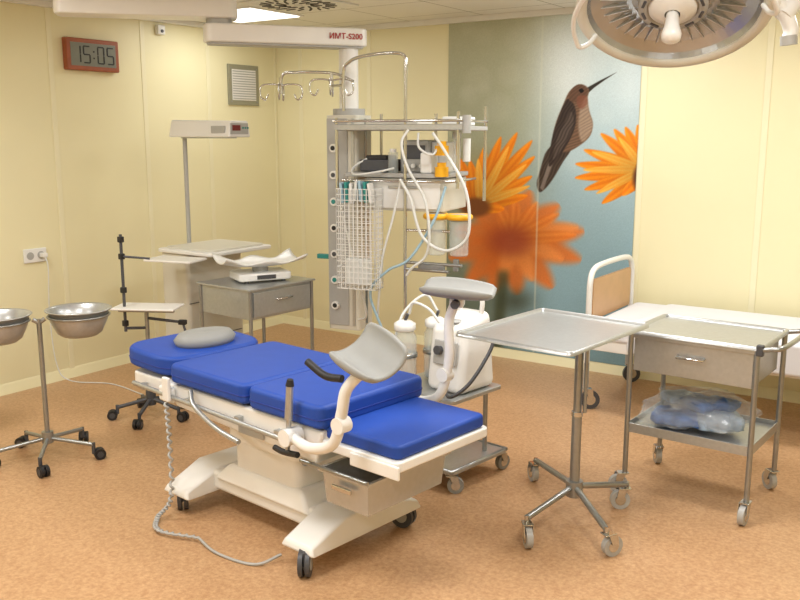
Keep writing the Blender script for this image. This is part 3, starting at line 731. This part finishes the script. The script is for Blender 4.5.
# overhead infusion rail
tube(rk,'infusion_rail',[(-.02,-.24,1.84),(-.02,-.24,2.06),(.02,-.25,2.12),(.12,-.27,2.15),(.32,-.30,2.16),(.40,-.30,2.13),(.40,-.30,2.0)],.010,M_chrome)
tube(rk,'infusion_arm',[(-.02,-.10,2.02),(-.15,-.12,2.07),(-.40,-.15,2.08),(-.48,-.16,2.06),(-.49,-.16,1.95)],.009,M_chrome)
for hx,hy,hz in ((-.49,-.16,2.0),(-.12,-.2,2.02)):
    cyl(rk,'hook_post',(hx,hy,hz-.05),(hx,hy,hz+.05),.010,M_chrome)
    for i in range(4):
        a=i*pi/2+.4;c,s=math.cos(a),math.sin(a)
        tube(rk,'hook_%d'%i,[(hx,hy,hz),(hx+.05*c,hy+.05*s,hz+.01),(hx+.12*c,hy+.12*s,hz+.0),(hx+.13*c,hy+.13*s,hz-.06),(hx+.10*c,hy+.10*s,hz-.085),(hx+.08*c,hy+.08*s,hz-.05)],.0055,M_chrome,5,seg=8)
tube(rk,'infusion_arm_b',[(-.02,-.24,1.99),(-.12,-.2,1.99)],.008,M_chrome,0)
hs=sub_empty(rk,'hoses',(.03,0,-.01))
tube(hs,'hose_1',[(.40,-.33,1.74),(.37,-.36,1.66),(.42,-.38,1.52),(.52,-.38,1.35),(.55,-.38,1.15),(.52,-.36,1.02),(.44,-.36,.95),(.40,-.35,.9)],.008,M_hose)
tube(hs,'hose_2',[(.55,-.33,1.72),(.65,-.37,1.60),(.76,-.38,1.42),(.79,-.38,1.24),(.76,-.37,1.12),(.64,-.37,1.06),(.50,-.37,1.14),(.43,-.37,1.35),(.36,-.36,1.46)],.009,M_hose)
tube(hs,'hose_3',[(.62,-.3,1.42),(.56,-.34,1.22),(.42,-.36,1.0),(.28,-.36,.92),(.16,-.34,.78),(.22,-.3,.55)],.008,M_hoseb)
tube(hs,'hose_7',[(.36,-.34,1.46),(.32,-.36,1.25),(.25,-.36,1.0),(.22,-.34,.8),(.18,-.28,.6)],.007,M_hose)
tube(g,'hose_4',[(.0,-.12,1.25),(.10,-.2,1.0),(.18,-.25,.8),(.2,-.2,.6),(.12,-.14,.55)],.007,M_hose)
tube(hs,'hose_5',[(.45,-.3,1.72),(.47,-.34,1.64),(.55,-.34,1.60),(.58,-.30,1.66)],.007,M_hose)
tube(hs,'hose_6',[(.08,-.2,1.57),(.02,-.26,1.52),(.06,-.33,1.48),(.22,-.34,1.50),(.3,-.3,1.52)],.006,M_hose)
box(g,'arm_bracket',(-.16,-.05,.93),(.1,.03,.03),M_teal,.004)
# ------------------------------------------------------------ surgical lamp
LC=Vector((4.42,-3.0,2.11))
g=root('surgical_lamp',LC)
hd=sub_empty(g,'lamp_head')
dv=Vector((5.37-LC.x,-5.98-LC.y,0)).normalized();ta=math.radians(31)
n_=Vector((dv.x*math.sin(ta),dv.y*math.sin(ta),-math.cos(ta)))
hd.rotation_mode='QUATERNION';hd.rotation_quaternion=Vector((0,0,-1)).rotation_difference(n_);hd.scale=(.88,.88,.88)
lathe(hd,'housing',[(0,.12),(.12,.115),(.24,.085),(.32,.045),(.352,.0),(.354,-.012),(.345,-.024),(.322,-.024),(.312,-.014),(.312,0)],M_cream,seg=64)
M_refl=mat('lamp_reflector','b4b7b9',.26,.7,var=.05,scale=15)
lathe(hd,'reflector',[(.315,-.012),(.30,.015),(.26,.038),(.20,.05),(.15,.045),(.12,.03)],M_refl,seg=64,smooth=False)
for i in range(36):
    a=i*2*pi/36
    box(hd,'rib_%d'%i,(.235*math.cos(a),.235*math.sin(a),.040),(.13,.004,.012),M_steel,0,(0,0,a))
lathe(hd,'inner_ring',[(.125,.03),(.125,-.005),(.095,-.012),(.085,.02)],M_lgrey,seg=48)
for i in range(10):
    a=i*pi/5;box(hd,'slot_%d'%i,(.108*math.cos(a),.108*math.sin(a),-.012),(.010,.035,.006),M_dgrey,.001,(0,0,a))
lathe(hd,'centre_cap',[(.09,.01),(.085,-.015),(.05,-.03),(.028,-.035)],M_plastic,seg=40)
lathe(hd,'sterile_handle',[(.022,-.03),(.024,-.06),(.028,-.09),(.036,-.12),(.034,-.14),(.02,-.15),(0,-.152)],M_plastic,seg=28)
for k_,a0 in enumerate((-2.65,-.35)):
    tube(hd,'rail_handle_%d'%k_,[(.31*math.cos(a0-.60),.31*math.sin(a0-.60),-.02),(.33*math.cos(a0-.54),.33*math.sin(a0-.54),-.07)]+[(.355*math.cos(a0+t*.12),.355*math.sin(a0+t*.12),-.09) for t in range(-4,5)]+[(.33*math.cos(a0+.54),.33*math.sin(a0+.54),-.07),(.31*math.cos(a0+.60),.31*math.sin(a0+.60),-.02)],.009,M_plastic,4)
rt=Vector((.827,.562,0))
def L(a,b,c):
    aw=Vector((-.562,.827,0));return tuple(rt*a+Vector((0,0,1))*b+aw*c)
tube(g,'yoke',[L(.24,.04,.04),L(.31,.03,0),L(.36,-.01,.0),L(.39,-.07,.0),L(.385,-.11,0)],.024,M_plastic,6,seg=16)
cyl(g,'joint_a',L(.28,.0,0),L(.33,.03,0),.036,M_plastic)
cyl(g,'joint_b',L(.388,-.12,0),L(.385,-.09,0),.027,M_lgrey)
cyl(g,'joint_c',L(.36,-.03,-.0),L(.42,.05,.02),.032,M_plastic)
tube(g,'spring_arm',[L(.40,.03,.02),L(.45,.10,.05),L(.55,.22,.15),L(.9,.30,.5)],.033,M_plastic,6,seg=16)
q=Vector(L(.9,.3,.5));cyl(g,'ceiling_tube',q,(q.x,q.y,HC-LC.z),.045,M_white)
cyl(g,'ceiling_rose',(q.x,q.y,HC-LC.z-.05),(q.x,q.y,HC-LC.z),.12,M_white)
# ------------------------------------------------------------ world + camera
w=bpy.data.worlds.new('world');sc.world=w;w.use_nodes=True;w.node_tree.nodes['Background'].inputs[0].default_value=(1,.97,.9,1);w.node_tree.nodes['Background'].inputs[1].default_value=.3
cam=bpy.data.cameras.new('camera');cam.sensor_width=36;cam.lens=881/800*36
co=bpy.data.objects.new('camera',cam);COL.objects.link(co)
co.location=(5.37,-5.98,1.7);co.rotation_euler=(math.radians(90-10.61),0,math.radians(34.2))
sc.camera=co
